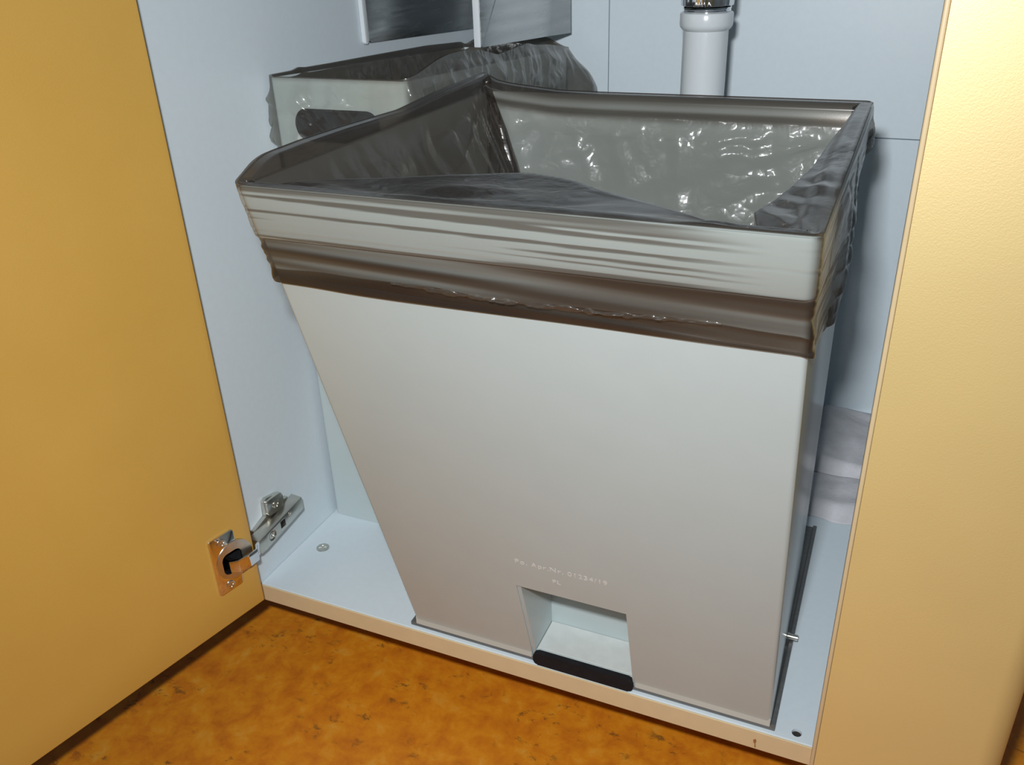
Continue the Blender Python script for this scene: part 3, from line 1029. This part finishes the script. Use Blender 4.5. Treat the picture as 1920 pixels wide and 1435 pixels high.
# vertical folds hanging from the rim
vf = vnoise(S2 * 95 + dep * 8, dep * 14, 41) + 0.6 * vnoise(S2 * 190 + dep * 20, dep * 22, 42)
vf2 = vnoise(S2 * 60 + dep * 12, dep * 10, 43) + 0.4 * vnoise(S2 * 150 + dep * 30, dep * 18, 44)
crf = crinkle(S2, dep, 6)
ff = 1.3 * facets(S2, dep * 0.6, 0.010, 17, 0.35) + 0.45 * facets(S2, dep * 0.6, 0.005, 23, 0.9)
offf = 0.0008 + np.maximum(0.0125 * (ff + 0.25), 0) * smooth(0.0, 0.022, dep)
offr = 0.0015 + 0.0050 * (vf2 + 0.5) * smooth(0, 0.02, dep) + 0.0035 * np.maximum(ff + 0.2, 0) * smooth(0.0, 0.015, dep) + 0.006 * np.sin(np.clip(dep / 0.05, 0, 1) * math.pi) * 0.5
off = front[None, :] * offf + right[None, :] * offr + (1 - front - right)[None, :] * 0.0010
# the bag flares where it turns the far right corner
fl_ = np.exp(-((px - 0.134) ** 2 + (py - 0.476) ** 2) / 0.03 ** 2)[None, :] * smooth(0.0, 0.05, dep)
off = off + 0.030 * fl_
Xs = px[None, :] + nx[None, :] * off
Ys = py[None, :] + ny[None, :] * off
Xs = np.maximum(Xs, 0.0012)
Ys = np.minimum(Ys, BACK - 0.002)
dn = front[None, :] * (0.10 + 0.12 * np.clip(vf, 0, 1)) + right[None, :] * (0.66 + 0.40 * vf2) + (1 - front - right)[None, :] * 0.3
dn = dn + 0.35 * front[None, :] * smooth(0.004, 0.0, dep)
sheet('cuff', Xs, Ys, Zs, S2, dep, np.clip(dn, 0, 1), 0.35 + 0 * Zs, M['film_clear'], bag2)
R1 = 110
t = np.linspace(0, 1, R1)[:, None]
Zi = zr[None, :] - t * (zr - 0.20)[None, :]
dep = zr[None, :] - Zi
S1 = np.broadcast_to(s[None, :], Zi.shape)
ci = crinkle(S1, dep, 12)
inn = 0.0048 + 0.004 * smooth(0, 0.05, dep) + (0.010 * right[None, :] * smooth(0.0, 0.03, dep)) + 0.0030 * (ci + 0.5) * smooth(0.0, 0.03, dep)
inn = inn * smooth(-0.002, 0.006, dep)
sheet('lining', px[None, :] - nx[None, :] * inn, py[None, :] - ny[None, :] * inn, Zi, S1, dep, 0.62 + 0.15 * vnoise(S1 * 20, dep * 20, 3), 0.5 * smooth(0, 0.02, dep), M['film'], bag2)

# ------------------------------------------------------------------ stainless plates of the chute above the back bin
def steel_plate(name, x0, x1, ya, za, yb, zb, ztop, r, label, flange):
    e = empty(name, ((x0 + x1) / 2, (ya + yb) / 2, min(za, zb)), label, 'steel plate', None)
    pts = [(yb, zb), (yb, ztop), (ya, ztop)]
    for k in range(7):
        a = math.radians(180 + 90 * k / 6)
        pts.append((ya + r + r * math.cos(a), za + r + r * math.sin(a)))
    put('plate', prism_mesh('plate', pts, (x0, 0, 0), (0, 1, 0), (0, 0, 1), (1, 0, 0), x1 - x0, 0.0004, 2), M['steel'], e, auto=30)
    return e


lp = steel_plate('steel_plate', 0.0003, 0.0030, 0.2770, 0.4455, 0.5230, 0.4350, 0.70, 0.006, 'stainless steel plate on the left cabinet wall above the narrow bin', True)
# white rounded frame at the plate's front edge
fr_pts = []
put('front_trim', prism_mesh('front_trim', rrect(0.2715, 0.2775, 0.4450, 0.6995, 0.0028, 5), (0.0003, 0, 0), (0, 1, 0), (0, 0, 1), (1, 0, 0), 0.0042, 0.0008, 2), M['pvc'], lp, 'pale front trim', auto=30)
rp = steel_plate('steel_plate', 0.1275, 0.1300, 0.2640, 0.4448, 0.4960, 0.4332, 0.70, 0.002, 'stainless steel plate hanging free over the narrow bin', False)
put('front_fold', box_mesh('front_fold', 0.1235, 0.1300, 0.2622, 0.2640, 0.4450, 0.6998, 0.0007, 2), M['pvc'], rp, 'pale folded front edge', auto=30)

# ------------------------------------------------------------------ drain pipe
PX, PY = 0.3055, 0.380
dp = empty('drain_pipe', (PX, PY, 0.0), 'white plastic drain pipe with a chrome nut in front of the back wall', 'pipe')
rp_ = 0.0207
put('pipe', lathe_mesh('pipe', [(rp_ - 0.003, 0.0003), (rp_, 0.0003), (rp_, 0.4530), (rp_ - 0.003, 0.4530), (rp_ - 0.003, 0.0003)], PX, PY, 64), M['pvc'], dp, auto=30)
put('socket_collar', lathe_mesh('socket_collar', [(0.0190, 0.4488), (0.0206, 0.4488), (0.0222, 0.4502), (0.0238, 0.4522), (0.0243, 0.4545), (0.0243, 0.4628), (0.0238, 0.4642), (0.0225, 0.4648), (0.0170, 0.4648), (0.0170, 0.4488)], PX, PY, 64), M['pvc'], dp, 'thicker socket collar', auto=40)
put('gasket', lathe_mesh('gasket', [(0.0165, 0.4649), (0.0214, 0.4649), (0.0217, 0.4660), (0.0213, 0.4668), (0.0218, 0.4674), (0.0220, 0.4690), (0.0165, 0.4690)], PX, PY, 64), M['chrome'], dp, 'chrome washer ring', auto=40)
bm = bmesh.new()
prof = [(0.0165, 0.4691), (0.0210, 0.4691), (0.0229, 0.4704), (0.0231, 0.4735), (0.0231, 0.4880), (0.0222, 0.4900), (0.0165, 0.4900)]
rings = []
for r, z in prof:
    rr = []
    for k in range(96):
        a = 2 * math.pi * k / 96
        rib = 0.0008 * (1 if (k % 12) in (0, 1, 2) else 0) if r > 0.0215 else 0
        rr.append(bm.verts.new((PX + (r + rib) * math.cos(a), PY + (r + rib) * math.sin(a), z)))
    rings.append(rr)
rings.append(rings[0])
for a, b in zip(rings[:-1], rings[1:]):
    for k in range(96):
        bm.faces.new((a[k], a[(k + 1) % 96], b[(k + 1) % 96], b[k]))
put('nut', to_mesh(bm, 'nut'), M['chrome'], dp, 'chrome ribbed nut', auto=35)
put('trap_tube', lathe_mesh('trap_tube', [(0.0160, 0.4640), (0.0160, 0.7003), (0.0145, 0.7003), (0.0145, 0.4640), (0.0160, 0.4640)], PX, PY, 48), M['chrome'], dp, 'chrome trap tube', auto=35)

# ------------------------------------------------------------------ folded paper cloth behind the bin
cloth = empty('folded_cloth', (0.51, 0.37, 0.0), 'crumpled grey paper cloth lying folded on the cabinet floor at the back right', 'cloth')


def cloth_mesh(name, xa, xb, ya, yb, z0, th, seed, nx_=90, ny_=90):
    u = np.linspace(0, 1, nx_)[None, :]
    v = np.linspace(0, 1, ny_)[:, None]
    ex = 0.006 * vnoise(u * 0 + seed, v * 6, seed)
    ey = 0.008 * vnoise(u * 6, v * 0 + seed, seed + 1)
    X = xa + (xb - xa) * u + ex * (1 - 2 * u)
    Y = ya + (yb - ya) * v + ey * (1 - 2 * v)
    e = np.minimum(np.minimum(u, 1 - u), np.minimum(v, 1 - v))
    dome = smooth(0, 0.10, e) ** 0.6
    Z = z0 + th * dome + 0.005 * dome * (vnoise(u * 3, v * 3, seed + 2) + 0.12) + 0.0022 * dome * crinkle(X * 0.6, Y * 0.6, seed + 3)
    Z = np.maximum(Z, z0 + 0.0004)
    Xb, Yb = np.broadcast_to(X, Z.shape), np.broadcast_to(Y, Z.shape)
    co = np.stack([Xb, Yb, Z], -1).reshape(-1, 3)
    lo = np.stack([Xb, Yb, 0 * Z + z0], -1).reshape(-1, 3)
    N = nx_ * ny_
    idx = np.arange(N).reshape(ny_, nx_)
    a, b, c_, d = idx[:-1, :-1], idx[:-1, 1:], idx[1:, 1:], idx[1:, :-1]
    top = np.stack([a, b, c_, d], -1).reshape(-1, 4)
    fcs = top.tolist() + (top[:, ::-1] + N).tolist()
    rimv = list(idx[0, :]) + list(idx[1:, -1]) + list(idx[-1, -2::-1]) + list(idx[-2:0:-1, 0])
    for k in range(len(rimv)):
        i, j = int(rimv[k]), int(rimv[(k + 1) % len(rimv)])
        fcs.append([i, i + N, j + N, j])
    me = bpy.data.meshes.new(name)
    me.from_pydata(np.concatenate([co, lo]).tolist(), [], fcs)
    return me


put('lower_fold', cloth_mesh('lower_fold', 0.440, 0.575, 0.288, 0.500, 0.0004, 0.010, 5), M['towel'], cloth, smooth=True)
put('upper_fold', cloth_mesh('upper_fold', 0.446, 0.560, 0.352, 0.500, 0.0125, 0.011, 13), M['towel'], cloth, smooth=True)
